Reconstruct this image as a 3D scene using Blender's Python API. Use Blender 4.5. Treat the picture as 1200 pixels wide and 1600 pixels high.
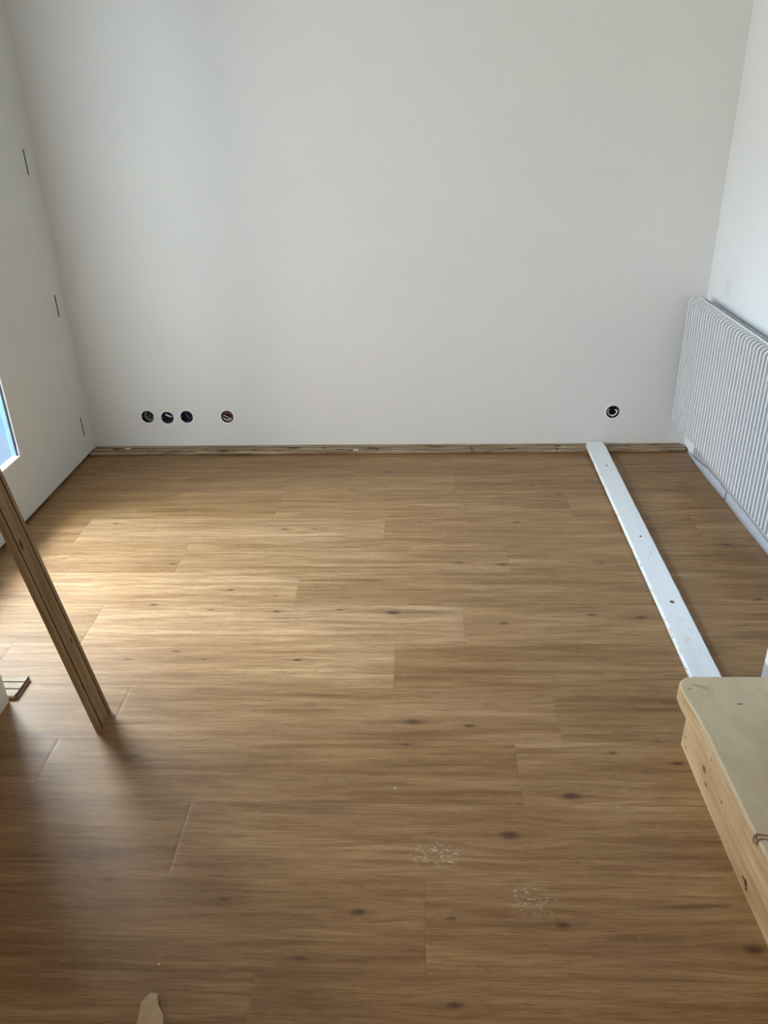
import bpy, bmesh, math, random
import numpy as np
from mathutils import Vector, Matrix

for o in list(bpy.data.objects):
    bpy.data.objects.remove(o)
sc = bpy.context.scene
C = sc.collection

# ------------------------------------------------------------------ camera
cd = bpy.data.cameras.new('camera')
cam = bpy.data.objects.new('camera', cd)
C.objects.link(cam)
cd.sensor_fit = 'HORIZONTAL'
cd.sensor_width = 36.0
cd.lens = 1238.79 / 1200 * 36.0
cd.clip_start = 0.02
_r = Vector((0.99897225, 0.03752302, -0.02542583))
_u = Vector((0.00546535, 0.4571433, 0.88937626))
_f = Vector((-0.04499533, 0.88860116, -0.4564684))
cam.matrix_world = Matrix(((_r.x, _u.x, -_f.x, 0), (_r.y, _u.y, -_f.y, 0), (_r.z, _u.z, -_f.z, 1.6), (0, 0, 0, 1)))
sc.camera = cam

# ------------------------------------------------------------------ light
sc.view_settings.view_transform = 'Standard'
sc.view_settings.look = 'None'
sc.view_settings.exposure = 0.0
sc.view_settings.gamma = 1.0
sc.view_settings.use_curve_mapping = False
w = bpy.data.worlds.new('sky')
sc.world = w
w.use_nodes = True
bg = w.node_tree.nodes['Background']
# pale blue sky above, duller ground below the horizon
_tc = w.node_tree.nodes.new('ShaderNodeTexCoord')
_sx = w.node_tree.nodes.new('ShaderNodeSeparateXYZ')
_rp = w.node_tree.nodes.new('ShaderNodeValToRGB')
w.node_tree.links.new(_tc.outputs['Generated'], _sx.inputs[0])
_ma = w.node_tree.nodes.new('ShaderNodeMath')
_ma.operation = 'MULTIPLY_ADD'
_ma.inputs[1].default_value = 0.5
_ma.inputs[2].default_value = 0.5
w.node_tree.links.new(_sx.outputs[2], _ma.inputs[0])
w.node_tree.links.new(_ma.outputs[0], _rp.inputs[0])
_rp.color_ramp.elements[0].position = 0.42
_rp.color_ramp.elements[0].color = (0.15, 0.225, 0.31, 1)
_rp.color_ramp.elements[1].position = 0.56
_rp.color_ramp.elements[1].color = (0.72, 0.86, 1.0, 1)
w.node_tree.links.new(_rp.outputs[0], bg.inputs[0])
bg.inputs[1].default_value = 2.0


def area(name, loc, target, sx, sy, power, col, spread=180):
    l = bpy.data.lights.new(name, 'AREA')
    l.shape = 'RECTANGLE'
    l.size = sx
    l.size_y = sy
    l.energy = power
    l.color = col
    l.spread = math.radians(spread)
    o = bpy.data.objects.new(name, l)
    C.objects.link(o)
    o.location = loc
    d = Vector(target) - Vector(loc)
    o.rotation_euler = d.to_track_quat('-Z', 'Y').to_euler()
    return o


# daylight outside the window of the left wall; the last lamp is fill added behind the camera
area('high_sky_left_window', (-3.4, 3.2, 3.2), (-1.7, 2.6, 1.2), 2.2, 1.6, 720, (0.98, 0.98, 0.92))
area('blue_sky_left_window', (-4.6, 2.8, 3.4), (-1.7, 2.6, 1.2), 2.4, 1.6, 520, (0.20, 0.50, 1.0))
area('low_sky_left_window', (-3.6, 2.35, 1.45), (-1.7, 2.6, 1.3), 1.6, 1.5, 205, (1.0, 0.95, 0.84))
area('bright_cloud_left_window', (-2.95, 3.95, 2.3), (-1.1, 2.1, 0.2), 0.75, 0.9, 95, (1.0, 0.96, 0.86))
area('fill_behind_camera', (-0.3, -2.75, 1.75), (-0.2, 1.0, 1.3), 1.8, 1.2, 32, (1.0, 0.80, 0.55))


# ------------------------------------------------------------------ material helpers
class NT:
    def __init__(s, name):
        s.m = bpy.data.materials.new(name)
        s.m.use_nodes = True
        s.t = s.m.node_tree
        s.b = s.t.nodes['Principled BSDF']
        s.out = s.t.nodes['Material Output']

    def n(s, typ, **kw):
        nd = s.t.nodes.new(typ)
        for k, v in kw.items():
            setattr(nd, k, v)
        return nd

    def l(s, a, b):
        s.t.links.new(a, b)

    def put(s, v, sock):
        if hasattr(v, 'is_linked') or hasattr(v, 'links'):
            s.l(v, sock)
        else:
            sock.default_value = v

    def coord(s, kind='Object'):
        return s.n('ShaderNodeTexCoord').outputs[kind]

    def mapping(s, v, scale=(1, 1, 1), loc=(0, 0, 0), rot=(0, 0, 0)):
        m = s.n('ShaderNodeMapping')
        s.l(v, m.inputs[0])
        m.inputs['Location'].default_value = loc
        m.inputs['Rotation'].default_value = rot
        m.inputs['Scale'].default_value = scale
        return m.outputs[0]

    def noise(s, v, scale=5, detail=4, rough=0.55, dist=0.0):
        m = s.n('ShaderNodeTexNoise')
        s.l(v, m.inputs['Vector'])
        m.inputs['Scale'].default_value = scale
        m.inputs['Detail'].default_value = detail
        m.inputs['Roughness'].default_value = rough
        m.inputs['Distortion'].default_value = dist
        return m.outputs[0]

    def ramp(s, f, stops, interp='LINEAR'):
        r = s.n('ShaderNodeValToRGB')
        r.color_ramp.interpolation = interp
        e = r.color_ramp.elements
        while len(e) < len(stops):
            e.new(0.5)
        for i, (p, c) in enumerate(stops):
            e[i].position = p
            e[i].color = (c, c, c, 1) if isinstance(c, (int, float)) else (*c, 1)
        s.l(f, r.inputs[0])
        return r.outputs[0]

    def mr(s, f, a, b, c=0.0, d=1.0, smooth=False):
        r = s.n('ShaderNodeMapRange')
        if smooth:
            r.interpolation_type = 'SMOOTHSTEP'
        s.put(f, r.inputs[0])
        for i, v in enumerate((a, b, c, d)):
            r.inputs[i + 1].default_value = v
        return r.outputs[0]

    def math(s, op, a, b=0.0, clamp=False):
        m = s.n('ShaderNodeMath', operation=op, use_clamp=clamp)
        s.put(a, m.inputs[0])
        s.put(b, m.inputs[1])
        return m.outputs[0]

    def mix(s, fac, a, b, mode='MIX'):
        m = s.n('ShaderNodeMix', data_type='RGBA', blend_type=mode)
        s.put(fac, m.inputs[0])
        for v, k in ((a, 6), (b, 7)):
            if isinstance(v, tuple):
                v = (*v, 1) if len(v) == 3 else v
            s.put(v, m.inputs[k])
        return m.outputs[2]

    def ell(s, v, c, r):
        """soft elliptical spot at c with radii r (1 in the middle, 0 outside)"""
        a = s.n('ShaderNodeVectorMath', operation='SUBTRACT')
        s.l(v, a.inputs[0])
        a.inputs[1].default_value = c
        b = s.n('ShaderNodeVectorMath', operation='DIVIDE')
        s.l(a.outputs[0], b.inputs[0])
        b.inputs[1].default_value = r
        d = s.n('ShaderNodeVectorMath', operation='LENGTH')
        s.l(b.outputs[0], d.inputs[0])
        return s.mr(d.outputs['Value'], 0.45, 1.0, 1.0, 0.0, True)

    def bump(s, h, strength=0.1, dist=0.01):
        b = s.n('ShaderNodeBump')
        b.inputs['Strength'].default_value = strength
        b.inputs['Distance'].default_value = dist
        s.l(h, b.inputs['Height'])
        s.l(b.outputs[0], s.b.inputs['Normal'])

    def set(s, col=None, rough=None, **kw):
        if col is not None:
            s.put((*col, 1) if isinstance(col, tuple) else col, s.b.inputs['Base Color'])
        if rough is not None:
            s.put(rough, s.b.inputs['Roughness'])
        for k, v in kw.items():
            s.put(v, s.b.inputs[k])
        return s.m


def plain(name, col, rough=0.5, vary=0.06, scale=40, **kw):
    t = NT(name)
    f = t.noise(t.coord(), scale, 4)
    c = t.mix(t.mr(f, 0.3, 0.7), tuple(x * (1 - vary) for x in col), tuple(min(1, x * (1 + vary)) for x in col))
    return t.set(c, rough, **kw)


def m_plaster(name, col, stain=None):
    t = NT(name)
    co = t.coord()
    big = t.noise(co, 1.1, 3)
    fine = t.noise(co, 120, 5, 0.6)
    mid = t.noise(co, 14, 4, 0.6)
    c = t.mix(t.mr(big, 0.3, 0.7), tuple(x * 0.97 for x in col), col)
    c = t.mix(t.mr(mid, 0.35, 0.7, 0, 0.25), c, tuple(x * 0.94 for x in col))
    if stain:
        for p, r, k in stain:
            c = t.mix(t.math('MULTIPLY', t.ell(co, p, r), k), c, (col[0] * 0.62, col[1] * 0.58, col[2] * 0.53))
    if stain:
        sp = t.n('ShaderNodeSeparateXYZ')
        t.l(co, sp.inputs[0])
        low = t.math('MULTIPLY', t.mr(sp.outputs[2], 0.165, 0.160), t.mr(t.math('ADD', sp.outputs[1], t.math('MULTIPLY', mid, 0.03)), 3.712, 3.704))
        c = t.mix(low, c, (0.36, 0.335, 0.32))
    t.bump(t.math('ADD', fine, t.math('MULTIPLY', mid, 1.5)), 0.10, 0.004)
    return t.set(c, 0.72)


def m_vinyl():
    t = NT('oak_planks')
    uv = t.n('ShaderNodeUVMap', uv_map='grain').outputs[0]
    at = t.n('ShaderNodeAttribute', attribute_name='plank')
    sep = t.n('ShaderNodeSeparateColor')
    t.l(at.outputs['Color'], sep.inputs[0])
    tone, knot, halo = sep.outputs[0], sep.outputs[1], sep.outputs[2]
    edge = at.outputs['Alpha']
    s1 = t.noise(t.mapping(uv, (1.1, 12.5, 1)), 1.0, 5, 0.60, 0.35)
    s2 = t.noise(t.mapping(uv, (2.8, 48, 1), (3, 1, 0)), 1.0, 4, 0.6, 0.15)
    s3 = t.noise(t.mapping(uv, (10, 240, 1), (7, 5, 0)), 1.0, 3, 0.65)
    blot = t.noise(t.mapping(uv, (2.2, 6, 1), (1, 9, 0)), 1.0, 3, 0.5)
    c = t.ramp(s1, [(0.27, (0.185, 0.092, 0.036)), (0.41, (0.345, 0.196, 0.090)), (0.55, (0.445, 0.270, 0.134)), (0.70, (0.58, 0.388, 0.215))])
    c = t.mix(t.mr(s2, 0.38, 0.62, 0.0, 1.0), t.mix(0.46, c, (0.20, 0.10, 0.04)), t.mix(0.24, c, (0.66, 0.45, 0.25)))
    c = t.mix(t.mr(s3, 0.36, 0.56, 0.55, 0.0), c, (0.20, 0.105, 0.045))
    c = t.mix(t.mr(blot, 0.55, 0.75, 0, 0.35), c, (0.37, 0.215, 0.125))
    # thin dark mineral streaks
    st = t.noise(t.mapping(uv, (1.5, 42, 1), (21, 13, 0)), 1.0, 3, 0.5, 0.6)
    c = t.mix(t.mr(st, 0.35, 0.25, 0, 0.7), c, (0.15, 0.075, 0.03))
    pore = t.noise(t.mapping(uv, (26, 300, 1), (12, 8, 0)), 1.0, 2, 0.5)
    c = t.mix(t.mr(pore, 0.36, 0.28, 0, 0.6), c, (0.14, 0.07, 0.03))
    # light flecks
    fl = t.noise(t.mapping(uv, (34, 210, 1), (2, 2, 0)), 1.0, 2, 0.5)
    c = t.mix(t.mr(fl, 0.60, 0.72, 0, 0.22), c, (0.68, 0.50, 0.33))
    c = t.mix(1.0, c, (0.74, 0.69, 0.57), 'MULTIPLY')
    hs = t.n('ShaderNodeHueSaturation')
    t.l(c, hs.inputs['Color'])
    t.l(t.mr(tone, 0, 1, 0.75, 1.20), hs.inputs['Value'])
    t.l(t.mr(tone, 0, 1, 1.06, 0.94), hs.inputs['Saturation'])
    c = hs.outputs[0]
    c = t.mix(t.math('MULTIPLY', halo, 0.42), c, (0.24, 0.125, 0.055))
    c = t.mix(t.math('MULTIPLY', knot, 0.95), c, (0.055, 0.022, 0.008))
    # plaster-dust scuffs
    co = t.coord()
    sc1 = t.noise(t.mapping(co, (60, 170, 1), (0, 0, 0), (0, 0, 0.45)), 1.0, 3, 0.6, 1.5)
    m1 = t.math('ADD', t.ell(co, (0.030, 1.316, 0), (0.085, 0.045, 1)), t.math('MULTIPLY', t.ell(co, (0.245, 1.20, 0), (0.075, 0.055, 1)), 0.6), True)
    m1 = t.math('MULTIPLY', m1, t.mr(sc1, 0.55, 0.63))
    c = t.mix(t.math('MULTIPLY', m1, 0.6), c, (0.72, 0.66, 0.56))
    c = t.mix(t.math('MULTIPLY', edge, 0.5), c, (0.24, 0.15, 0.08))
    r = t.mr(t.noise(co, 7, 3), 0.3, 0.7, 0.40, 0.47)
    t.bump(t.math('ADD', s3, t.math('MULTIPLY', s2, 0.7)), 0.10, 0.0015)
    return t.set(c, r, **{'Specular IOR Level': 0.4})


def m_oldwood(name, base, dark, light, axis_scale=(3, 40, 40), knots=(), rough=0.6, origin=(0, 0, 0)):
    t = NT(name)
    co = t.mapping(t.coord(), loc=origin)
    f = t.noise(t.mapping(co, axis_scale), 1.0, 5, 0.6, 0.3)
    g = t.noise(t.mapping(co, tuple(4 * a for a in axis_scale), (4, 2, 1)), 1.0, 3, 0.6)
    b = t.noise(co, 9, 3)
    c = t.ramp(f, [(0.30, dark), (0.50, base), (0.72, light)])
    c = t.mix(t.mr(g, 0.35, 0.6, 0.45, 0), c, dark)
    c = t.mix(t.mr(b, 0.5, 0.7, 0, 0.4), c, tuple(x * 0.72 for x in base))
    for p, r in knots:
        c = t.mix(t.math('MULTIPLY', t.ell(co, p, r), 0.85), c, tuple(x * 0.22 for x in dark))
    t.bump(t.math('ADD', f, g), 0.25, 0.002)
    return t.set(c, rough, **{'Specular IOR Level': 0.22})


def m_whitepaint():
    t = NT('chipped_white_paint')
    co = t.coord()
    br = t.noise(t.mapping(co, (18, 1.2, 18)), 1.0, 3)
    c = t.mix(t.mr(br, 0.35, 0.7), (0.70, 0.715, 0.70), (0.78, 0.79, 0.775))
    # worn left edge showing wood under the paint
    sx = t.n('ShaderNodeSeparateXYZ')
    t.l(co, sx.inputs[0])
    ch = t.noise(t.mapping(co, (90, 16, 90)), 1.0, 4, 0.65)
    em = t.mr(sx.outputs[0], -0.040, -0.047)
    chip = t.math('MULTIPLY', em, t.mr(ch, 0.56, 0.60))
    c = t.mix(chip, c, (0.46, 0.31, 0.17))
    d = t.noise(t.mapping(co, (60, 25, 60), (5, 5, 5), (0, 0, 0.5)), 1.0, 4, 0.7, 1.0)
    reg = t.math('ADD', t.ell(co, (-0.005, -0.10, 0), (0.06, 0.16, 9)), t.ell(co, (0.02, -0.62, 0), (0.05, 0.22, 9)), True)
    c = t.mix(t.math('MULTIPLY', t.mr(d, 0.58, 0.68), t.math('MULTIPLY', reg, 0.35)), c, (0.30, 0.26, 0.2))
    for y, r in ((0.717, 0.0045), (0.024, 0.0045), (-0.445, 0.0065)):
        c = t.mix(t.ell(co, (0.004, y, 0), (r * 1.6, r * 1.9, 9)), c, (0.015, 0.012, 0.01))
    t.bump(t.math('ADD', ch, t.math('MULTIPLY', chip, -2.0)), 0.15, 0.002)
    return t.set(c, 0.38)


M = {}
M['back'] = m_plaster('painted_plaster', (0.80, 0.79, 0.765))
M['left'] = m_plaster('painted_panel', (0.75, 0.745, 0.70))
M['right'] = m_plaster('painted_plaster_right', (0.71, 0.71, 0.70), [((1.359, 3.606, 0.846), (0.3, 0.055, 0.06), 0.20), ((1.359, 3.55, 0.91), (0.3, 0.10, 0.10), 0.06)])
M['ceil'] = plain('ceiling_paint', (0.80, 0.795, 0.77), 0.8, 0.02)
M['floor'] = m_vinyl()
M['dark'] = plain('dark_gap', (0.02, 0.018, 0.015), 0.9)
M['slot'] = plain('slot_dark_grey', (0.075, 0.07, 0.055), 0.8)
M['enamel'] = plain('radiator_enamel', (0.66, 0.665, 0.66), 0.32, 0.02)
M['frame'] = plain('white_window_bead', (0.92, 0.93, 0.93), 0.3, 0.01)
M['gasket'] = plain('black_gasket', (0.015, 0.02, 0.035), 0.5)
M['oldboard'] = m_oldwood('weathered_board_wood', (0.36, 0.255, 0.15), (0.10, 0.052, 0.022), (0.58, 0.46, 0.32), (5, 75, 75),
                          [((-1.410, 0.002, 0), (0.039, 0.021, 0.05)), ((-1.227, -0.028, 0), (0.016, 0.013, 0.05)), ((-1.202, -0.012, 0), (0.026, 0.008, 0.05)), ((-1.088, -0.030, 0), (0.052, 0.013, 0.05)), ((-0.932, -0.012, 0), (0.029, 0.009, 0.05)), ((-1.002, -0.035, 0), (0.026, 0.008, 0.05)), ((-0.838, -0.028, 0), (0.052, 0.023, 0.05)), ((-0.672, -0.020, 0), (0.016, 0.013, 0.05)), ((-0.542, -0.030, 0), (0.023, 0.009, 0.05)), ((-0.470, 0.005, 0), (0.058, 0.018, 0.05)), ((-0.312, 0.000, 0), (0.016, 0.010, 0.05)), ((-0.222, -0.020, 0), (0.039, 0.008, 0.05)), ((-0.162, -0.030, 0), (0.039, 0.010, 0.05)), ((-0.062, -0.005, 0), (0.039, 0.016, 0.05)), ((-0.032, -0.020, 0), (0.016, 0.018, 0.05)), ((0.269, 0.010, 0), (0.058, 0.010, 0.05)), ((0.458, -0.020, 0), (0.008, 0.039, 0.05)), ((0.658, -0.020, 0), (0.039, 0.010, 0.05)), ((0.898, 0.005, 0), (0.026, 0.013, 0.05)), ((0.888, -0.030, 0), (0.008, 0.026, 0.05)), ((1.248, 0.000, 0), (0.026, 0.009, 0.05)), ((1.390, 0.015, 0), (0.034, 0.014, 0.05))])
M['stick'] = m_oldwood('leaning_board_wood', (0.31, 0.205, 0.105), (0.17, 0.10, 0.042), (0.42, 0.30, 0.17), (60, 60, 3),
                       [((0, 0.012, 0.29), (0.5, 0.006, 0.012)), ((0, -0.012, 0.62), (0.5, 0.01, 0.02)), ((0, 0.03, 0.98), (0.5, 0.006, 0.02)), ((0, -0.03, 0.16), (0.5, 0.005, 0.02))])
M['groove'] = plain('groove_dark', (0.07, 0.045, 0.025), 0.9, 0.2)  # dark brown for board grooves, the offcut end and the gouge
M['offcut'] = m_oldwood('offcut_wood_lit', (0.52, 0.43, 0.33), (0.34, 0.25, 0.17), (0.66, 0.58, 0.48), (6, 60, 60))  # same wood in paler colours, standing in for strong light on top
M['white'] = m_whitepaint()
M['pine'] = m_oldwood('pine_side', (0.54, 0.36, 0.19), (0.36, 0.20, 0.085), (0.62, 0.44, 0.25), (22, 2.2, 22),
                      [((0.721, 1.529, 0.072), (0.03, 0.017, 0.0115)), ((0.721, 1.503, 0.045), (0.03, 0.012, 0.006)), ((0.721, 1.408, 0.086), (0.03, 0.006, 0.006)), ((0.721, 1.675, 0.043), (0.03, 0.005, 0.006)),
                       ((0.721, 1.23, 0.030), (0.03, 0.010, 0.008)), ((0.721, 1.660, 0.02), (0.03, 0.007, 0.004)), ((0.721, 1.50, 0.132), (0.03, 0.006, 0.004))], origin=(0.84, 1.3, 0))
M['dusty'] = m_oldwood('dusty_pine_top', (0.52, 0.43, 0.285), (0.43, 0.34, 0.21), (0.58, 0.49, 0.34), (7, 2.5, 7),
                       [((0.844, 1.668, 0.17), (0.012, 0.004, 0.03)), ((0.86, 1.47, 0.17), (0.011, 0.003, 0.03)), ((0.87, 1.40, 0.17), (0.005, 0.004, 0.03)), ((0.731, 1.728, 0.17), (0.006, 0.004, 0.03))], origin=(0.84, 1.3, 0))
M['knotwood'] = plain('knot_brown', (0.27, 0.165, 0.095), 0.55, 0.2, 120)
M['wedge'] = m_oldwood('raw_softwood', (0.50, 0.36, 0.215), (0.42, 0.29, 0.165), (0.56, 0.42, 0.27), (30, 3, 30))
M['cup'] = plain('socket_black', (0.008, 0.009, 0.012), 0.35)
M['cupblue'] = plain('socket_blueblack', (0.010, 0.022, 0.045), 0.3)
M['cupred'] = plain('socket_brick_red', (0.16, 0.022, 0.012), 0.6)
M['rimp'] = plain('raw_white_filler', (0.86, 0.87, 0.88), 0.8, 0.03)
M['wirew'] = plain('white_cable', (0.85, 0.85, 0.84), 0.4, 0.03)
M['wireg'] = plain('grey_cable', (0.30, 0.31, 0.33), 0.4)
M['crumb'] = plain('plaster_crumb', (0.9, 0.88, 0.84), 0.9)
M['foam'] = plain('lilac_grey_foam', (0.37, 0.362, 0.375), 0.6, 0.08, 12)
M['tape'] = plain('paper_label', (0.66, 0.60, 0.52), 0.8, 0.1)


# ------------------------------------------------------------------ geometry helpers
def link(name, me, mat=None, parent=None, smooth=False):
    o = bpy.data.objects.new(name, me)
    C.objects.link(o)
    if mat is not None:
        for m in (mat if isinstance(mat, (list, tuple)) else [mat]):
            me.materials.append(m)
    if parent is not None:
        o.parent = parent
    if smooth:
        for p in me.polygons:
            p.use_smooth = True
    return o


def from_bm(name, bm, mat=None, parent=None, smooth=False):
    bmesh.ops.recalc_face_normals(bm, faces=bm.faces)
    me = bpy.data.meshes.new(name)
    bm.to_mesh(me)
    bm.free()
    return link(name, me, mat, parent, smooth)


def add_box(bm, lo, hi, bev=0.0, seg=2):
    vs = [bm.verts.new((x, y, z)) for z in (lo[2], hi[2]) for y in (lo[1], hi[1]) for x in (lo[0], hi[0])]
    fs = [bm.faces.new([vs[i] for i in f]) for f in ((0, 2, 3, 1), (4, 5, 7, 6), (0, 1, 5, 4), (2, 6, 7, 3), (0, 4, 6, 2), (1, 3, 7, 5))]
    if bev:
        es = list({e for f in fs for e in f.edges})
        bmesh.ops.bevel(bm, geom=es, offset=bev, segments=seg, affect='EDGES', profile=0.6)
    return fs


def box(name, lo, hi, mat, parent=None, bev=0.0):
    bm = bmesh.new()
    add_box(bm, lo, hi, bev)
    return from_bm(name, bm, mat, parent)


def tag(o, label=None, cat=None, group=None, kind=None):
    if label: o['label'] = label
    if cat: o['category'] = cat
    if group: o['group'] = group
    if kind: o['kind'] = kind
    return o


def struct(o):
    o['kind'] = 'structure'
    return o


def empty(name, loc, label, cat, group=None):
    o = bpy.data.objects.new(name, None)
    C.objects.link(o)
    o.location = loc
    o.empty_display_size = 0.05
    return tag(o, label, cat, group)


def tube(name, pts, r, mat, parent=None, res=4, cyclic=False):
    cu = bpy.data.curves.new(name, 'CURVE')
    cu.dimensions = '3D'
    cu.bevel_depth = r
    cu.bevel_resolution = res
    cu.resolution_u = 10
    sp = cu.splines.new('BEZIER')
    sp.bezier_points.add(len(pts) - 1)
    for b, p in zip(sp.bezier_points, pts):
        b.co = p
        b.handle_left_type = b.handle_right_type = 'AUTO'
    sp.use_cyclic_u = cyclic
    cu.use_fill_caps = True
    tmp = bpy.data.objects.new('tmp', cu)
    C.objects.link(tmp)
    dg = bpy.context.evaluated_depsgraph_get()
    me = bpy.data.meshes.new_from_object(tmp.evaluated_get(dg))
    me.name = name
    bpy.data.objects.remove(tmp)
    me.materials.clear()
    return link(name, me, mat, parent, True)


def cut(o, cutters):
    for c in cutters:
        md = o.modifiers.new('b', 'BOOLEAN')
        md.operation = 'DIFFERENCE'
        md.object = c
        md.solver = 'EXACT'
    dg = bpy.context.evaluated_depsgraph_get()
    dg.update()
    me = bpy.data.meshes.new_from_object(o.evaluated_get(dg))
    o.modifiers.clear()
    old = o.data
    o.data = me
    me.name = o.name
    bpy.data.meshes.remove(old)
    for c in cutters:
        bpy.data.objects.remove(c)


def cyl_y(x, y0, y1, z, r, n=40):
    bm = bmesh.new()
    rings = []
    for y in (y0, y1):
        rings.append([bm.verts.new((x + r * math.cos(2 * math.pi * k / n), y, z + r * math.sin(2 * math.pi * k / n))) for k in range(n)])
    for k in range(n):
        bm.faces.new((rings[0][k], rings[0][(k + 1) % n], rings[1][(k + 1) % n], rings[1][k]))
    bm.faces.new(rings[0])
    bm.faces.new(rings[1][::-1])
    return from_bm('cutter', bm)


# ------------------------------------------------------------------ room shell
XL, XR = -1.732, 1.359           # left and right walls of the room
YB0, YB1 = 3.874, 3.842          # back wall, seen very slightly askew
YP0, YP1 = 1.66, 1.858           # partition the camera looks through
XJ0, XJ1 = -1.263, 0.980         # its two jambs
HC = 2.55


def yback(x):
    return YB0 + (YB1 - YB0) * (x - XL) / (XR - XL)


# back wall with five round holes for the socket boxes
bm = bmesh.new()
x0, x1 = XL - 0.2, XR + 0.2
pts = [(x0, yback(x0)), (x1, yback(x1)), (x1, 4.1), (x0, 4.1)]
lo = [bm.verts.new((x, y, -0.1)) for x, y in pts]
hi = [bm.verts.new((x, y, HC)) for x, y in pts]
for i in range(4):
    bm.faces.new((lo[i], lo[(i + 1) % 4], hi[(i + 1) % 4], hi[i]))
bm.faces.new(lo)
bm.faces.new(hi)
wall_back = struct(from_bm('wall_back', bm, M['back']))
SOCK = [(-1.420, 0.180), (-1.316, 0.174), (-1.213, 0.178), (-0.999, 0.177), (0.980, 0.188)]
SR = 0.0335
cut(wall_back, [cyl_y(x, yback(x) - 0.05, yback(x) + 0.075, z, SR) for x, z in SOCK])

# left wall: a panel hung just clear of the floor, with a glazed opening and three narrow slots
GAP = 0.013
wl = struct(box('wall_left', (XL - 0.10, YP1, GAP), (XL, yback(XL) + 0.05, HC), M['left']))
WY0, WY1, WZ0, WZ1 = 2.18, 3.112, 0.283, 2.12
SLOT = [(3.765, 1.362, 1.469), (3.770, 0.731, 0.835), (3.768, 0.119, 0.218)]


def cbox(lo, hi):
    bm = bmesh.new()
    add_box(bm, lo, hi)
    return from_bm('cutter', bm)


cut(wl, [cbox((XL - 0.2, WY0, WZ0), (XL + 0.1, WY1, WZ1)), cbox((XL - 0.3, WY0 - 0.2, WZ0 - 0.2), (XL - 0.02, WY1 + 0.2, WZ1 + 0.2))] + [cbox((XL - 0.012, y - 0.0075, a), (XL + 0.05, y + 0.0075, b)) for y, a, b in SLOT])
for (y, a, b), wd in zip(SLOT, ('uppermost of the three', 'middle of the three', 'lowest of the three')):
    s = box('slot_strip', (XL - 0.0118, y - 0.0074, a + 0.0002), (XL - 0.0015, y + 0.0074, b - 0.0002), M['slot'])
    tag(s, 'narrow dark slot in the white left panel, ' + wd, 'slot', 'dark slots beside the back corner')
struct(box('gap_backing', (XL - 0.10, YP1, -0.02), (XL - 0.035, 3.87, GAP), M['dark']))  # near-black backing added in the gap, its shade put into the colour

# glazing
w1 = struct(bpy.data.objects.new('window_1', None))
C.objects.link(w1)
w1.location = (XL, (WY0 + WY1) / 2, WZ0)
bpy.context.view_layer.update()


def wpart(name, lo, hi, mat, bev=0.0):
    L = w1.location
    return box(name, tuple(a - b for a, b in zip(lo, L)), tuple(a - b for a, b in zip(hi, L)), mat, w1, bev)


bd = 0.006
bm = bmesh.new()
L = w1.location
for lo_, hi_ in (((XL - 0.012, WY0, WZ0), (XL + 0.002, WY1, WZ0 + bd)), ((XL - 0.012, WY0, WZ1 - bd), (XL + 0.002, WY1, WZ1)),
                 ((XL - 0.012, WY0, WZ0 + bd), (XL + 0.002, WY0 + bd, WZ1 - bd)), ((XL - 0.012, WY1 - bd, WZ0 + bd), (XL + 0.002, WY1, WZ1 - bd))):
    add_box(bm, tuple(a - b for a, b in zip(lo_, L)), tuple(a - b for a, b in zip(hi_, L)))
tag(from_bm('window_frame', bm, M['frame'], w1), None)
bm = bmesh.new()
g = bd + 0.006
for lo_, hi_ in (((XL - 0.012, WY1 - g, WZ0 + bd), (XL - 0.004, WY1 - bd, WZ1 - bd)), ((XL - 0.012, WY0 + bd, WZ0 + bd), (XL - 0.004, WY0 + g, WZ1 - bd))):
    add_box(bm, tuple(a - b for a, b in zip(lo_, L)), tuple(a - b for a, b in zip(hi_, L)))
from_bm('gasket', bm, M['gasket'], w1)
t = NT('frosted_glass')
for nd in (t.b,):
    t.t.nodes.remove(nd)
tr = t.n('ShaderNodeBsdfTransparent')
tr.inputs[0].default_value = (0.93, 0.97, 1.0, 1)
tl = t.n('ShaderNodeBsdfTranslucent')
tl.inputs[0].default_value = (0.30, 0.52, 0.80, 1)
gl = t.n('ShaderNodeBsdfGlossy')
gl.inputs['Roughness'].default_value = 0.15
mx = t.n('ShaderNodeMixShader')
mx.inputs[0].default_value = 0.045
t.l(tr.outputs[0], mx.inputs[1])
t.l(tl.outputs[0], mx.inputs[2])
mx2 = t.n('ShaderNodeMixShader')
mx2.inputs[0].default_value = 0.06
t.l(mx.outputs[0], mx2.inputs[1])
t.l(gl.outputs[0], mx2.inputs[2])
t.l(mx2.outputs[0], t.out.inputs[0])
wpart('pane', (XL - 0.0155, WY0 + bd, WZ0 + bd), (XL - 0.0125, WY1 - bd, WZ1 - bd), t.m)
# outer frame added behind the glass, dark blue for the pane's shaded edge
bm = bmesh.new()
for lo_, hi_ in (((XL - 0.036, WY1 - 0.002, WZ0 - 0.06), (XL - 0.0215, WY1 + 0.085, WZ1 + 0.06)), ((XL - 0.036, WY0 - 0.085, WZ0 - 0.06), (XL - 0.0215, WY0 + 0.002, WZ1 + 0.06)),
                 ((XL - 0.036, WY0, WZ0 - 0.06), (XL - 0.0215, WY1, WZ0 + 0.001)), ((XL - 0.036, WY0, WZ1 - 0.001), (XL - 0.0215, WY1, WZ1 + 0.06))):
    add_box(bm, tuple(a - b for a, b in zip(lo_, L)), tuple(a - b for a, b in zip(hi_, L)))
from_bm('dark_edge_frame', bm, plain('blue_grey_frame', (0.10, 0.19, 0.30), 0.6), w1)

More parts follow.
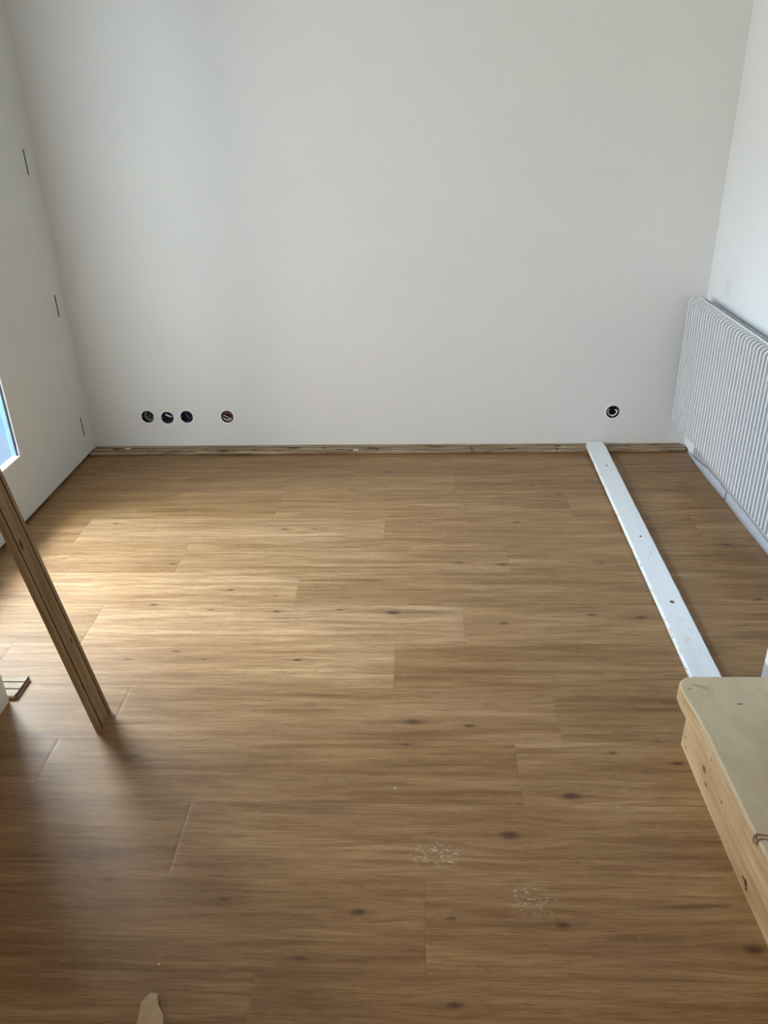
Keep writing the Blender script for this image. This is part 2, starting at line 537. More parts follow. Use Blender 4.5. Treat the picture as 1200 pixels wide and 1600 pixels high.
struct(box('wall_right', (XR, YP1, -0.1), (XR + 0.12, 4.0, HC), M['right']))
struct(box('wall_left_front', (-2.75, YP0, -0.05), (XJ0, YP1, HC), M['left'], bev=0.006))
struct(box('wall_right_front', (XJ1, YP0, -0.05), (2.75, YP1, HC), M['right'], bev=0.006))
struct(box('wall_header', (XJ0, YP0, 2.12), (XJ1, YP1, HC), M['back']))
struct(box('ceiling', (-2.8, -2.7, HC), (2.8, 4.1, HC + 0.1), M['ceil']))
struct(box('wall_near_left', (-2.6, -2.7, -0.05), (-2.5, YP0, HC), M['back']))
struct(box('wall_near_right', (2.5, -2.7, -0.05), (2.6, YP0, HC), M['back']))
wb = struct(box('wall_behind', (-2.5, -2.6, -0.05), (2.5, -2.5, HC), M['back']))
cut(wb, [cbox((-1.3, -2.7, 0.9), (0.7, -2.4, 2.2))])  # opening added so the fill lamp can shine in

# ------------------------------------------------------------------ floor: planks, each with its own figure
KN = [(-0.830, 3.583, 1.0), (-0.677, 3.572, 0.6), (-0.468, 3.356, 0.5), (-0.314, 3.340, 1.0), (-0.155, 3.540, 1.3), (0.153, 3.650, 0.6), (-0.150, 3.243, 0.6),
      (-0.002, 3.020, 0.8), (0.223, 3.020, 0.5), (0.155, 2.678, 1.0), (0.320, 2.662, 1.6), (-0.576, 2.958, 1.0), (-0.447, 2.960, 0.9), (-1.332, 3.019, 1.1),
      (-1.439, 2.717, 0.8), (-0.983, 2.674, 0.9), (-0.972, 2.384, 1.2), (-0.752, 2.351, 0.8), (-0.514, 2.342, 1.1), (-0.709, 2.482, 1.0), (-0.532, 2.443, 0.7),
      (-0.287, 2.351, 0.7), (-0.097, 2.335, 2.0), (0.289, 2.270, 1.2), (0.598, 2.320, 1.0), (0.762, 2.304, 1.4), (0.527, 3.375, 1.0), (0.634, 3.278, 1.0),
      (0.413, 3.012, 1.2), (0.703, 2.671, 0.8), (-0.023, 1.776, 1.8), (0.139, 1.761, 1.2), (0.388, 1.503, 1.8), (0.217, 1.377, 1.8), (-0.043, 1.684, 0.8),
      (-0.142, 1.162, 1.3), (0.064, 0.960, 1.1), (0.698, 1.090, 1.8), (0.526, 1.657, 0.9), (-0.737, 1.235, 0.8), (-0.450, 1.188, 0.7), (-0.259, 1.052, 0.8),
      (-0.800, 1.629, 0.9), (-0.400, 2.064, 1.0), (-0.813, 2.107, 0.8), (-0.961, 2.065, 0.7), (-0.706, 2.066, 0.6), (0.307, 1.139, 1.2), (0.064, 1.150, 0.7),
      (1.170, 3.653, 0.5), (1.227, 3.343, 0.8), (1.121, 3.022, 0.7), (1.226, 2.813, 1.4), (1.098, 2.654, 0.8), (1.204, 2.419, 1.3), (0.544, 2.510, 0.6),
      (0.519, 2.129, 0.6), (0.573, 2.073, 0.4), (-1.62, 3.62, 0.6), (0.66, 1.70, 0.8), (0.69, 1.62, 1.3), (-1.0, 1.46, 0.7), (-0.33, 1.85, 0.5)]
JOINT = {11: -0.311, 10: 0.166, 9: -0.64, 8: -0.149, 7: 0.346, 6: -0.457, 5: 0.150, 4: -0.084, 3: 0.397, 2: 0.261, 1: -0.597, 0: 0.0075, -1: -0.347}
TONE = {(11, 0): .35, (11, 1): .2, (10, 0): .35, (10, -1): .45, (9, 0): .45, (9, -1): .25, (8, 0): .45, (8, -1): .75, (7, 0): .35, (7, -1): .5, (7, 1): .25,
        (6, -1): .7, (6, 0): .35, (5, -1): .95, (5, 0): .55, (4, -1): .75, (4, 0): .3, (3, -1): .55, (3, 0): .3, (2, -1): .25, (2, 0): .45, (1, 0): .6, (1, -1): .45,
        (0, -1): .45, (0, 0): .55, (-1, 0): .5}
Y0R, PW, PL = 1.0176, 0.2270, 1.303
rnd = random.Random(4)


def axis(a, b, step):
    n = max(1, int((b - a) / step))
    v = list(np.linspace(a + 0.0009, b - 0.0009, n + 1))
    return np.array([a + 0.0001] + v + [b - 0.0001])


V, F, UVs, COL, n0 = [], [], [], [], 0
for k in range(-16, 13):
    ya, yb = Y0R + k * PW, Y0R + (k + 1) * PW
    yb = min(yb, 3.95)
    if ya >= yb:
        continue
    j0 = JOINT.get(k, rnd.uniform(-0.6, 0.6))
    for i in range(-3, 3):
        xa, xb = j0 + i * PL, j0 + (i + 1) * PL
        if k == 1:
            xa, xb = xa + (0.03 if i >= 1 else 0), xb + (0.03 if i >= 0 else 0)
        lim = (-1.85, 1.42) if ya > YP0 else (-2.5, 2.5)
        xa, xb = max(xa, lim[0]), min(xb, lim[1])
        if xb - xa < 0.01:
            continue
        fine = k >= -1 and xb > -1.8 and xa < 1.4
        xs = axis(xa, xb, 0.010 if fine else 0.6)
        ys = axis(ya, yb, 0.0042 if fine else 0.12)
        X, Y = np.meshgrid(xs, ys)
        Z = np.zeros_like(X)
        for sl in ((0, slice(None)), (-1, slice(None)), (slice(None), 0), (slice(None), -1)):
            Z[sl] = -0.00015
        kn = np.zeros_like(X)
        ha = np.zeros_like(X)
        wv = Y.copy()
        wu = X.copy()
        for cx, cy, s in KN:
            if not (xa < cx < xb and ya < cy < yb):
                continue
            dx, dy = X - cx, Y - cy
            jag = 1 + 0.25 * np.sin(dx * 160 + cy * 50) * np.cos(dy * 600)
            kn = np.maximum(kn, np.exp(-((dx / (0.0140 * s)) ** 2 + (dy / (0.0056 * s)) ** 2) ** 1.5 * jag) * min(1, 0.75 + 0.25 * s))
            kn = np.maximum(kn, 0.5 * np.exp(-((np.abs(dx) / (0.040 * s)) ** 2 + (dy / (0.0024 * s)) ** 2)))
            ha = np.maximum(ha, np.exp(-((dx / (0.055 * s)) ** 2 + (dy / (0.012 * s)) ** 2)))
            wv = wv - 0.75 * dy * np.exp(-((dx / (0.065 * s)) ** 2 + (dy / (0.026 * s)) ** 2))
        ed = np.zeros_like(X)
        for sl in ((0, slice(None)), (-1, slice(None)), (slice(None), 0), (slice(None), -1)):
            ed[sl] = 1
        tone = TONE.get((k, i), rnd.uniform(0.3, 0.7))
        ox, oy = rnd.uniform(0, 40), rnd.uniform(0, 40)
        ny, nx = X.shape
        V.append(np.stack([X, Y, Z], -1).reshape(-1, 3))
        idx = n0 + np.arange(nx * ny).reshape(ny, nx)
        F.append(np.stack([idx[:-1, :-1], idx[:-1, 1:], idx[1:, 1:], idx[1:, :-1]], -1).reshape(-1, 4))
        UVs.append(np.stack([wu + ox, wv + oy], -1).reshape(-1, 2))
        COL.append(np.stack([np.full_like(X, tone), kn, ha, ed], -1).reshape(-1, 4))
        n0 += nx * ny
V = np.concatenate(V); F = np.concatenate(F); UVs = np.concatenate(UVs); COL = np.concatenate(COL)
me = bpy.data.meshes.new('floor')
me.vertices.add(len(V))
me.vertices.foreach_set('co', V.astype(np.float32).ravel())
me.loops.add(F.size)
me.loops.foreach_set('vertex_index', F.astype(np.int32).ravel())
me.polygons.add(len(F))
me.polygons.foreach_set('loop_start', np.arange(0, F.size, 4, dtype=np.int32))
me.update(calc_edges=True)
uvl = me.uv_layers.new(name='grain')
uvl.data.foreach_set('uv', UVs[F.ravel()].astype(np.float32).ravel())
ca = me.color_attributes.new('plank', 'FLOAT_COLOR', 'POINT')
ca.data.foreach_set('color', COL.astype(np.float32).ravel())
floor = struct(link('floor', me, M['floor']))
struct(box('trim_2', (-2.6, -2.7, -0.1), (2.8, 4.1, -0.004), M['dark']))


# ------------------------------------------------------------------ boards with a grooved profile
def profile_board(name, length, width, thick, mat, gmat, endcut=None, grooves=(0.24, 0.76), axis_='x', both=False, seg=1):
    """board along local x (centred), width along y, top at z=thick; grooves in the top face"""
    hw = width / 2
    gw, gd = 0.0028, 0.0032
    top = [(-hw, 0.0015), (-hw + 0.0015, 0), ]
    prof = [(-hw + 0.005, 0.0), (-hw, 0.0045), (-hw, thick - 0.002), (-hw + 0.002, thick)]
    mats = [0, 0, 0]
    for g in grooves:
        gx = -hw + g * width
        prof += [(gx - gw, thick), (gx, thick - gd), (gx + gw, thick)]
        mats += [0, 1, 1]
    prof += [(hw - 0.002, thick), (hw, thick - 0.002), (hw, 0.001), (hw - 0.001, 0)]
    mats += [0, 0, 0, 0, 0]
    bm = bmesh.new()
    rings = []
    for s in (0, 1):
        ring = []
        for (y, z) in prof:
            x = -length / 2 if s == 0 else length / 2
            if endcut:
                x += endcut(s, y)
            ring.append(bm.verts.new((x, y, z)))
        rings.append(ring)
    n = len(prof)
    for k in range(n):
        f = bm.faces.new((rings[0][k], rings[0][(k + 1) % n], rings[1][(k + 1) % n], rings[1][k]))
        f.material_index = mats[k] if k < len(mats) else 0
    bm.faces.new(rings[0])
    bm.faces.new(rings[1])
    return from_bm(name, bm, [mat, gmat])


# board lying along the foot of the back wall
BA = math.atan2(YB1 - YB0, XR - XL) * 0.55
BY = 3.813


def bend(s, y):
    if s == 0:
        return 0.004 if y > -0.04 else 0.0
    return -0.028 * max(0, (y - 0.0) / 0.05) ** 2 - (0.006 if y < -0.046 else 0)


bb = profile_board('floor_board', 3.074, 0.097, 0.0165, M['oldboard'], M['groove'], bend, (0.22, 0.62))
bb.location = (-0.188, BY, 0.0005)
bb.rotation_euler = (0, 0, BA)
tag(bb, 'bare weathered brown wooden board with dark knots lying along the foot of the back wall', 'board')
# small paper scraps stuck on it
for x, y, a, wd in ((-1.352, 0.010, 0.02, 0.030), (-0.14, -0.030, -0.1, 0.026)):
    sv = box('paper_scrap', (-wd / 2, -0.010, 0.0), (wd / 2, 0.010, 0.0006), M['tape'], bb)
    sv.location = (x, y, 0.0167)
    sv.rotation_euler = (0, 0, a)

# board leaning on the left jamb
d = Vector((-0.1620, -0.015, 0.9867)).normalized()
wv_ = Vector((0.0, 1.0, 0.0))
wv_ = (wv_ - d * wv_.dot(d)).normalized()
nv = wv_.cross(d)      # wide face normal (+X side)
A0 = Vector((-0.930, 1.7237, 0.0))
W_, T_ = 0.092, 0.017
ST_LEN = 2.02
sb = profile_board('leaning_board', ST_LEN, W_, T_, M['stick'], M['groove'], None, (0.20, 0.80))
# bring length to local z so that the wood grain and knots follow the board
me = sb.data
for v in me.vertices:
    x, y, z = v.co
    v.co = (z - T_, y, x + ST_LEN / 2)
mat4 = Matrix(((nv.x, wv_.x, d.x), (nv.y, wv_.y, d.y), (nv.z, wv_.z, d.z)))
# foot cut level with the floor
for v in me.vertices:
    wz = (mat4 @ v.co).z
    if v.co.z < 0.05:
        v.co.z -= (mat4 @ Vector((v.co.x, v.co.y, 0))).z / d.z
me.update()
sb.matrix_world = Matrix.Translation(A0 + wv_ * (W_ / 2) + Vector((0, 0, 0.0005))) @ mat4.to_4x4()
tag(sb, 'narrow bare brown wooden board with two grooves leaning up out of frame at the left', 'board')

# offcut of the same board behind the left jamb
oc = profile_board('board_offcut', 0.17, 0.096, 0.014, M['offcut'], M['groove'], lambda s, y: (-0.004 if s and y < -0.03 else 0), (0.34, 0.70))
oc.location = (-1.330, 1.911, 0.001)
tag(oc, 'short grooved offcut of board lying flat on the floor behind the white left jamb', 'board')
ec = box('broken_edge', (0.0848, -0.040, 0.002), (0.0885, 0.047, 0.0065), M['offcut'], oc)
ec['label'] = 'split pale tongue on the cut end'
ec2 = box('dark_end', (0.0845, -0.046, 0.0066), (0.0862, 0.0478, 0.0136), M['groove'], oc)  # dark brown strip over the upper part of the cut end
ec2['label'] = 'dark cut end'

# white board lying lengthwise on the right
wt = 0.018
pA = Vector((0.8985, 3.825, 0.0165))
pB = Vector((0.872, 1.800, 0.0005))
yd = (pA - pB)
LW = yd.length
yd.normalize()
xd = Vector((yd.y, -yd.x, 0)).normalized()
zd = xd.cross(yd)
bm = bmesh.new()
HW = 0.0475
prof = [(-HW + 0.002, 0), (-HW, 0.003), (-HW, wt - 0.004), (-HW + 0.004, wt), (HW - 0.004, wt), (HW, wt - 0.004), (HW, 0.002), (HW - 0.002, 0)]
N = 60
rnd2 = random.Random(8)
rings = []
for i in range(N + 1):
    yy = -LW / 2 + LW * i / N
    inset = max(0.0, (yy - (LW / 2 - 0.018)) / 0.018) ** 2 * 0.010
    ring = []
    for j, (x, z) in enumerate(prof):
        jit = rnd2.uniform(-0.0010, 0.0010) if j in (2, 5) else 0
        ring.append(bm.verts.new((x - math.copysign(inset, x) + jit, yy, z)))
    rings.append(ring)
n = len(prof)
for i in range(N):
    for k in range(n):
        bm.faces.new((rings[i][k], rings[i][(k + 1) % n], rings[i + 1][(k + 1) % n], rings[i + 1][k]))
bm.faces.new(rings[0])
bm.faces.new(rings[-1])
wbd = from_bm('painted_board', bm, M['white'])
wbd.matrix_world = Matrix.Translation((pA + pB) / 2) @ Matrix((xd, yd, zd)).transposed().to_4x4()
tag(wbd, 'long white painted board with chipped edge and nail holes lying on the floor', 'board')

# ------------------------------------------------------------------ wooden step in the lower right corner
st = empty('wooden_step', (0.84, 1.3, 0), 'low pine step with dusty top and rounded corner in the lower right', 'step')


def outline_solid(name, top_pts, z0, z1, mats, parent, bev=0.006, taper=None):
    bm = bmesh.new()
    lo = [bm.verts.new((x, y, z0)) for x, y in top_pts]
    hi = [bm.verts.new((x, y, z1)) for x, y in top_pts]
    n = len(top_pts)
    for i in range(n):
        f = bm.faces.new((lo[i], lo[(i + 1) % n], hi[(i + 1) % n], hi[i]))
    ft = bm.faces.new(hi)
    fb = bm.faces.new(lo[::-1])
    bmesh.ops.recalc_face_normals(bm, faces=bm.faces)
    if bev:
        bmesh.ops.bevel(bm, geom=list(ft.edges), offset=bev, segments=4, affect='EDGES', profile=0.5)
    for f in bm.faces:
        f.normal_update()
        f.material_index = 1 if f.normal.z > 0.72 else 0
        f.smooth = 0.02 < f.normal.z < 0.99
    for v in bm.verts:
        v.co -= Vector((0.84, 1.3, 0))
    return from_bm(name, bm, mats, parent)


HS = 0.166
# the material coordinates are in world units, so give each part an object texture in world space via offsets
base_pts = [(0.976, 0.60), (0.976, 1.700), (0.727, 1.700), (0.7215, 1.694), (0.7215, 1.55), (0.723, 1.33), (0.729, 1.10), (0.735, 0.60)]
tread = [(0.976, 0.60), (0.976, 1.785), (0.775, 1.785)]
for a in range(0, 91, 12):
    r = 0.050
    tread.append((0.757 - r * math.sin(math.radians(a)) * 1.0, 1.735 + r * math.cos(math.radians(a))))
tread += [(0.7065, 1.70), (0.7105, 1.66), (0.7160, 1.61), (0.7195, 1.55), (0.7225, 1.33), (0.7285, 1.10), (0.7345, 0.60)]


side = outline_solid('side_board', base_pts, 0.0, 0.118, [M['pine'], M['pine']], st, 0.0)
tr_ = outline_solid('tread', tread, 0.1182, HS, [M['pine'], M['dusty']], st, 0.0085)
tr_['label'] = 'dusty grey brown top with rounded corner'
# chip out of the corner of the tread
bm = bmesh.new()
cp = [(0.736, 1.752), (0.750, 1.747), (0.775, 1.738), (0.784, 1.722), (0.770, 1.728), (0.752, 1.738)]
vs = [bm.verts.new((x - 0.84, y - 1.3, HS + 0.0004)) for x, y in cp]
bm.faces.new(vs)
ret = bmesh.ops.extrude_face_region(bm, geom=list(bm.faces))
for v in [g for g in ret['geom'] if isinstance(g, bmesh.types.BMVert)]:
    v.co.z -= 0.003
ck = from_bm('chip', bm, plain('chip_brown', (0.36, 0.27, 0.17), 0.7, 0.15, 150), st)
ck['label'] = 'dark splintered chip near the rounded corner'
# curled branch knot over the edge
kp = [(0.7190, 1.227, 0.157), (0.7205, 1.236, 0.164), (0.728, 1.2435, HS + 0.0005), (0.740, 1.243, HS + 0.0008), (0.757, 1.238, HS + 0.0008), (0.775, 1.228, HS + 0.0005)]
k1 = tube('branch_knot', [(x - 0.84, y - 1.3, z) for x, y, z in kp], 0.0022, M['knotwood'], st)
k1['label'] = 'dark curled branch knot running over the edge'
kq = [(0.7200, 1.226, 0.158), (0.726, 1.230, 0.1655), (0.736, 1.2325, HS + 0.0006), (0.752, 1.229, HS + 0.0006), (0.775, 1.220, HS + 0.0004)]
tube('branch_knot', [(x - 0.84, y - 1.3, z) for x, y, z in kq], 0.0016, M['knotwood'], st)
# gouge low on the side
gp = [(0.7228, 1.245, 0.030), (0.7222, 1.232, 0.034), (0.7224, 1.222, 0.028), (0.7226, 1.216, 0.020)]
tube('gouge', [(x - 0.84, y - 1.3, z) for x, y, z in gp], 0.0013, M['groove'], st)

# ------------------------------------------------------------------ radiator on the right wall
RY1, RY0 = 3.752, 2.33
RX, RZ0, RZ1 = 1.2475, 0.178, 0.779
rad = empty('radiator', (1.30, (RY0 + RY1) / 2, RZ0), 'long white ribbed radiator hanging on the right wall', 'radiator')
RO = Vector(rad.location)


def rpart(name, bm, mat, smooth=False):
    for v in bm.verts:
        v.co -= RO
    return from_bm(name, bm, mat, rad, smooth)


def rib_path(off, r, zb, xe):
    """front face up, round over the top, back to xe"""
    pts = [(RX + off, zb + 0.012), (RX + off + 0.004, zb)]
    pts = [(RX + off + 0.005, zb), (RX + off, zb + 0.010)]
    for a in range(0, 91, 10):
        t_ = math.radians(a)
        pts.append((RX + off + r - r * math.cos(t_), RZ1 - off - r + r * math.sin(t_)))
    pts.append((xe, RZ1 - off))
    return pts


def sweep_strip(bm, path, y0, y1, depth):
    """solid strip following path in xz, from y0 to y1, thickness depth inwards"""
    n = len(path)
    outer, inner = [], []
    for i, (x, z) in enumerate(path):
        a = path[max(0, i - 1)]
        b = path[min(n - 1, i + 1)]
        tx, tz = b[0] - a[0], b[1] - a[1]
        L_ = math.hypot(tx, tz)
        nx, nz = -tz / L_, tx / L_
        outer.append((x, z))
        inner.append((x - nx * depth, z - nz * depth))
    V0 = [[bm.verts.new((x, y, z)) for x, z in P] for P in (outer, inner) for y in (y0, y1)]
    o0, o1, i0, i1 = V0
    for i in range(n - 1):
        bm.faces.new((o0[i], o0[i + 1], o1[i + 1], o1[i]))
        bm.faces.new((i0[i], i1[i], i1[i + 1], i0[i + 1]))
        bm.faces.new((o0[i], i0[i], i0[i + 1], o0[i + 1]))
        bm.faces.new((o1[i], o1[i + 1], i1[i + 1], i1[i]))
    bm.faces.new((o0[0], o1[0], i1[0], i0[0]))
    bm.faces.new((o0[-1], i0[-1], i1[-1], o1[-1]))


bm = bmesh.new()
sweep_strip(bm, rib_path(0.019, 0.012, RZ0 + 0.012, 1.292), RY0, RY1, 0.0022)
rpart('front_panel', bm, M['enamel'])
pitch = 0.0316
nr = int((RY1 - RY0) / pitch)
bm = bmesh.new()
sweep_strip(bm, rib_path(0.0, 0.024, RZ0, 1.288), -0.0047, 0.0047, 0.0188)
es = [e for e in bm.edges if abs(e.verts[0].co.y - e.verts[1].co.y) < 1e-6 and len(e.link_faces) == 2 and
      any(abs(f.normal.y) > 0.9 for f in e.link_faces if (f.normal_update() or True))]
bmesh.ops.recalc_face_normals(bm, faces=bm.faces)
for v in bm.verts:
    v.co -= Vector((RO.x, 0, RO.z))
me = bpy.data.meshes.new('rib')
bm.to_mesh(me)
bm.free()
me.materials.append(M['enamel'])
rib = bpy.data.objects.new('rib', me)
bv = rib.modifiers.new('bevel', 'BEVEL')
bv.width = 0.0022
bv.segments = 2
bv.limit_method = 'ANGLE'
bv.angle_limit = math.radians(50)
C.objects.link(rib)
dg = bpy.context.evaluated_depsgraph_get()
me2 = bpy.data.meshes.new_from_object(rib.evaluated_get(dg))
bpy.data.objects.remove(rib)
me2.name = 'rib'
for i in range(nr + 1):
    r_ = bpy.data.objects.new('rib', me2)
    C.objects.link(r_)
    r_.parent = rad
    r_.location = (0, RY1 - 0.006 - i * pitch - RO.y, 0)
# header rail behind the ribs, rear convector bank and top strip
bm = bmesh.new()
add_box(bm, (1.288, RY0, RZ1 - 0.012), (1.295, RY1, RZ1 + 0.0015), 0.002)
rpart('top_rail', bm, M['enamel'])
bm = bmesh.new()
add_box(bm, (1.3235, RY0 + 0.01, RZ0 + 0.02), (1.3265, RY1 - 0.01, RZ1 - 0.008), 0.001)
for i in range(int((RY1 - RY0 - 0.03) / 0.0316)):
    y = RY1 - 0.02 - i * 0.0316
    add_box(bm, (1.2955, y - 0.0012, RZ0 + 0.03), (1.3235, y + 0.0012, RZ1 - 0.006))
rpart('rear_panel', bm, M['enamel'])
bm = bmesh.new()
add_box(bm, (1.262, RY0, RZ0 + 0.004), (1.285, RY1, RZ0 + 0.026), 0.004)
rpart('bottom_tube', bm, M['enamel'])
for y in (3.45, 2.65):
    bm = bmesh.new()
    add_box(bm, (1.3265, y - 0.015, RZ0 + 0.10), (1.3588, y + 0.015, RZ0 + 0.50), 0.001)
    rpart('wall_bracket', bm, M['enamel'])
# end plug with bleed nub towards the corner
bm = bmesh.new()
bmesh.ops.create_cone(bm, cap_ends=True, segments=24, radius1=0.012, radius2=0.010, depth=0.016, matrix=Matrix.Translation((1.268, RY1 + 0.008, 0.272)) @ Matrix.Rotation(math.pi / 2, 4, 'X'))
pl = rpart('end_plug', bm, M['frame'], True)
pl['label'] = 'small white end plug'
bm = bmesh.new()
bmesh.ops.create_cone(bm, cap_ends=True, segments=16, radius1=0.004, radius2=0.004, depth=0.035, matrix=Matrix.Translation((1.262, RY1 + 0.02, 0.240)) @ Matrix.Rotation(math.pi / 2, 4, 'X'))
pn = rpart('air_valve', bm, plain('valve_grey', (0.25, 0.28, 0.27), 0.4), True)
pn['label'] = 'thin grey air valve'

# ------------------------------------------------------------------ foam edge strips along the right wall
def foam(name, ya, yb, f, label):
    bm = bmesh.new()
    n = 40
    rows = []
    for i in range(n + 1):
        y = ya + (yb - ya) * i / n
        xb, xt, zt = f(i / n)
        th = 0.0025
        rows.append([bm.verts.new(p) for p in ((xb, y, 0.0008), ((xb + xt) / 2 - 0.002, y, zt * 0.5), (xt, y, zt), (xt + th, y, zt), ((xb + xt) / 2 + th, y, zt * 0.5), (xb + th, y, 0.0008))])
    for i in range(n):
        for k in range(6):
            bm.faces.new((rows[i][k], rows[i][(k + 1) % 6], rows[i + 1][(k + 1) % 6], rows[i + 1][k]))
    bm.faces.new(rows[0])
    bm.faces.new(rows[-1])
    return tag(from_bm(name, bm, M['foam'], None, True), label, 'edge strip', 'foam edge strips under the radiator')


foam('edge_strip', 3.74, 3.215, lambda t: (1.3515 - 0.006 * math.sin(t * 3.14), 1.3545 - 0.004 * max(0, math.sin(t * 6.0 - 0.5)), 0.008 + 0.036 * min(1, t * 1.8) + 0.002 * math.sin(t * 17)),
     'grey lilac foam strip between floor and right wall, nearest the back corner')
foam('edge_strip', 3.205, 2.20, lambda t: (1.3515 - 0.002 * math.sin(t * 9), 1.355, 0.047 + 0.003 * math.sin(t * 8)),
     'grey lilac foam strip below the radiator, running out of frame at the right')

# ------------------------------------------------------------------ socket boxes
def cup_mesh(r, depth, flange=0.0):
    bm = bmesh.new()
    n = 40
    def ring(rr, y):
        return [bm.verts.new((rr * math.cos(2 * math.pi * k / n), y, rr * math.sin(2 * math.pi * k / n))) for k in range(n)]
    R = [ring(r, depth), ring(r, -0.0004), ring(r - 0.0018, -0.0004), ring(r - 0.0022, depth - 0.002)]
    for a, b in zip(R[:-1], R[1:]):
        for k in range(n):
            bm.faces.new((a[k], a[(k + 1) % n], b[(k + 1) % n], b[k]))
    bm.faces.new(R[0])
    bm.faces.new(R[-1])
    return bm


def ring_mesh(r0, r1, y0, y1, wob=0.0, seed=0, n=44):
    bm = bmesh.new()
    rr_ = random.Random(seed)
    ph = rr_.uniform(0, 6)
    def ring(r, y, w_):
        return [bm.verts.new(((r + w_ * math.sin(3 * a + ph) + w_ * rr_.uniform(-0.4, 0.4)) * math.cos(a), y, (r + w_ * math.sin(3 * a + ph)) * math.sin(a))) for a in [2 * math.pi * k / n for k in range(n)]]
    R = [ring(r0, y1, 0), ring(r0, y0, 0), ring(r1, y0 + 0.0002, wob), ring(r1 + 0.001, y1, wob)]
    for i in range(4):
        a, b = R[i], R[(i + 1) % 4]
        for k in range(n):
            bm.faces.new((a[k], a[(k + 1) % n], b[(k + 1) % n], b[k]))
    return bm


LB = ['round black socket box with grey wires, nearest the left corner',
      'round dark socket box with a white wire end, second from the left corner',
      'round dark socket box, nearly empty, third from the left corner',
      'round socket box with brick red inside, fourth from the left corner',
      'round black socket box with a curled white cable, beside the radiator']
CM = [M['cup'], M['cupblue'], M['cupblue'], M['cupred'], M['cup']]
for i, (x, z) in enumerate(SOCK):
    so = empty('socket_box', (x, yback(x), z), LB[i], 'socket box', 'round socket boxes in the back wall')
    from_bm('cup', cup_mesh(SR - 0.0004, 0.050), CM[i], so, False)
    from_bm('filler_ring', ring_mesh(SR - 0.0002, SR + 0.006, -0.0012, 0.0, 0.0014, i), M['rimp'], so)
    for a in (92, 182, -80, 0):
        t_ = math.radians(a)
        rr = SR - 0.0045
        bm = bmesh.new()
        bmesh.ops.create_cone(bm, cap_ends=True, segments=12, radius1=0.0030, radius2=0.0030, depth=0.010,
                              matrix=Matrix.Translation((rr * math.cos(t_), 0.006, rr * math.sin(t_))) @ Matrix.Rotation(math.pi / 2, 4, 'X'))
        from_bm('screw_post', bm, M['wireg'], so, True)
    if i == 0:
        tube('wire', [(-0.018, 0.02, 0.016), (-0.016, 0.006, 0.0), (-0.004, 0.004, -0.014), (0.012, 0.004, -0.017), (0.026, 0.012, -0.010)], 0.0022, M['wireg'], so)
        tube('wire', [(-0.012, 0.02, 0.018), (-0.008, 0.010, 0.004), (0.0, 0.008, -0.010)], 0.0018, M['wireg'], so)
        tube('wire', [(0.004, 0.03, 0.010), (0.010, 0.012, 0.002), (0.004, 0.01, -0.010)], 0.0016, M['wireg'], so)
    if i == 1:
        q = tube('wire', [(-0.010, 0.012, 0.013), (0.004, 0.003, 0.010), (0.020, 0.004, 0.004)], 0.0036, M['wirew'], so)
        q['label'] = 'white wire end'
    if i == 2:
        tube('wire', [(-0.010, 0.03, 0.006), (-0.002, 0.02, -0.006), (0.010, 0.018, -0.016)], 0.0018, M['wireg'], so)
    if i == 3:
        for p in ([(-0.022, 0.012, 0.006), (-0.002, 0.004, -0.002), (0.018, 0.006, -0.013)], [(-0.024, 0.010, -0.006), (-0.008, 0.004, -0.016), (0.020, 0.008, -0.016)]):
            tube('wire', p, 0.0017, M['wirew'], so)
        tube('wire', [(-0.020, 0.012, 0.016), (0.002, 0.006, 0.018), (0.022, 0.010, 0.006), (0.024, 0.012, -0.008)], 0.0016, M['wireg'], so)
        tube('wire', [(-0.022, 0.008, -0.014), (-0.002, 0.004, -0.024), (0.018, 0.008, -0.022)], 0.0022, M['wireg'], so)
    if i == 4:
        pts = []
        for a in range(140, 400, 20):
            t_ = math.radians(a)
            pts.append((0.0215 * math.cos(t_), 0.004 + 0.006 * abs(math.sin(t_ / 2)), 0.0215 * math.sin(t_) - 0.001))
        pts.append((0.010, 0.006, 0.009))
        q = tube('cable', pts, 0.0030, M['wirew'], so)
        q['label'] = 'white cable curled round inside the box'

# ------------------------------------------------------------------ wooden wedge at the bottom edge
bm = bmesh.new()
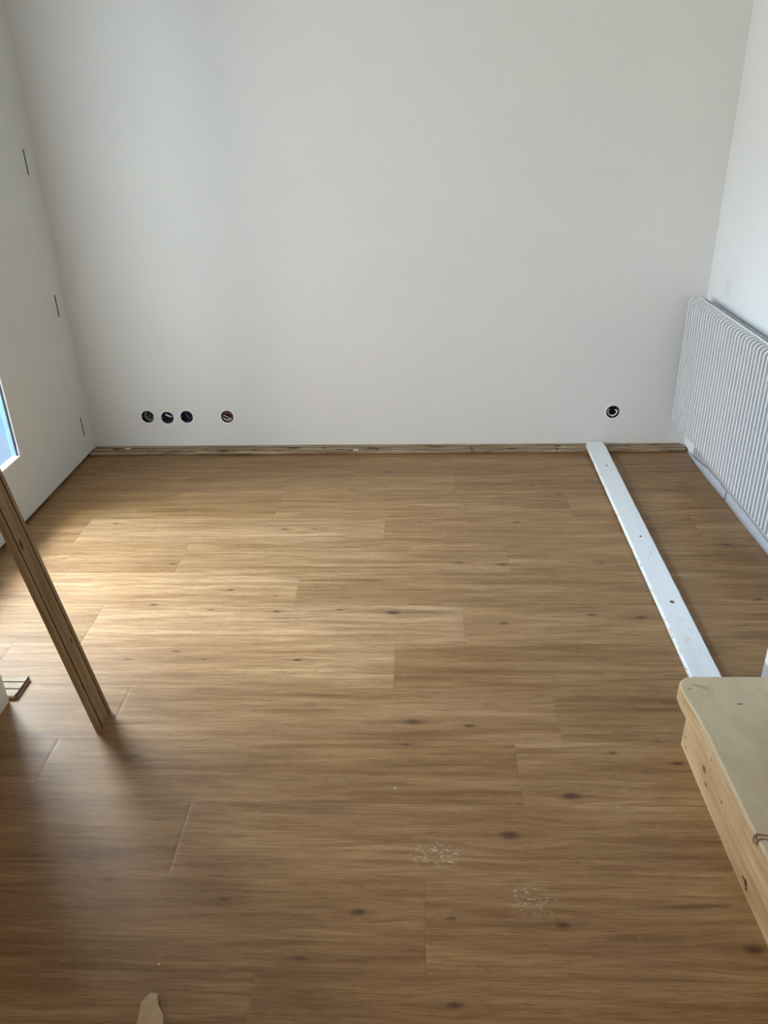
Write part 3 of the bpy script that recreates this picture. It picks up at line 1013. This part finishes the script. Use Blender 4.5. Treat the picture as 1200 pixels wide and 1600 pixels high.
# outline from the blunt tip towards the camera, growing thicker
L_ = [(-0.5515, 0.967, 0.010), (-0.5630, 0.945, 0.016), (-0.5570, 0.915, 0.022), (-0.546, 0.80, 0.034), (-0.532, 0.66, 0.045)]
R_ = [(-0.5360, 0.965, 0.010), (-0.5270, 0.940, 0.016), (-0.5080, 0.915, 0.022), (-0.480, 0.80, 0.034), (-0.455, 0.66, 0.045)]
rl = [(bm.verts.new((x, y, 0.0008)), bm.verts.new((x, y, z))) for x, y, z in L_]
rr2 = [(bm.verts.new((x, y, 0.0008)), bm.verts.new((x, y, z))) for x, y, z in R_]
for i in range(len(L_) - 1):
    bm.faces.new((rl[i][0], rl[i + 1][0], rl[i + 1][1], rl[i][1]))
    bm.faces.new((rr2[i][0], rr2[i][1], rr2[i + 1][1], rr2[i + 1][0]))
    bm.faces.new((rl[i][1], rl[i + 1][1], rr2[i + 1][1], rr2[i][1]))
    bm.faces.new((rl[i][0], rr2[i][0], rr2[i + 1][0], rl[i + 1][0]))
bm.faces.new((rl[0][0], rl[0][1], rr2[0][1], rr2[0][0]))
bm.faces.new((rl[-1][0], rr2[-1][0], rr2[-1][1], rl[-1][1]))
bmesh.ops.bevel(bm, geom=list(bm.edges), offset=0.0008, segments=1, affect='EDGES')
tag(from_bm('wooden_wedge', bm, M['wedge']), 'tapered light brown wooden wedge on the floor at the bottom edge', 'wedge')

# ------------------------------------------------------------------ plaster crumbs
for (x, y, s, lab) in ((-0.069, 1.520, 0.0024, 'tiny white plaster crumb in the middle of the floor'),
                       (-0.554, 1.031, 0.0018, 'tiny pale plaster crumb on the floor beyond the tip of the wooden wedge'),
                       (0.498, 1.465, 0.0016, 'tiny pale plaster crumb on the floor nearest the wooden step')):
    bm = bmesh.new()
    bmesh.ops.create_icosphere(bm, subdivisions=2, radius=s)
    rc = random.Random(int(x * 1000))
    for v in bm.verts:
        v.co *= rc.uniform(0.75, 1.2)
        v.co.x *= 1.3
    o = from_bm('plaster_crumb', bm, M['crumb'])
    o.location = (x, y, s * 0.8)
    tag(o, lab, 'crumb', 'plaster crumbs on the floor')
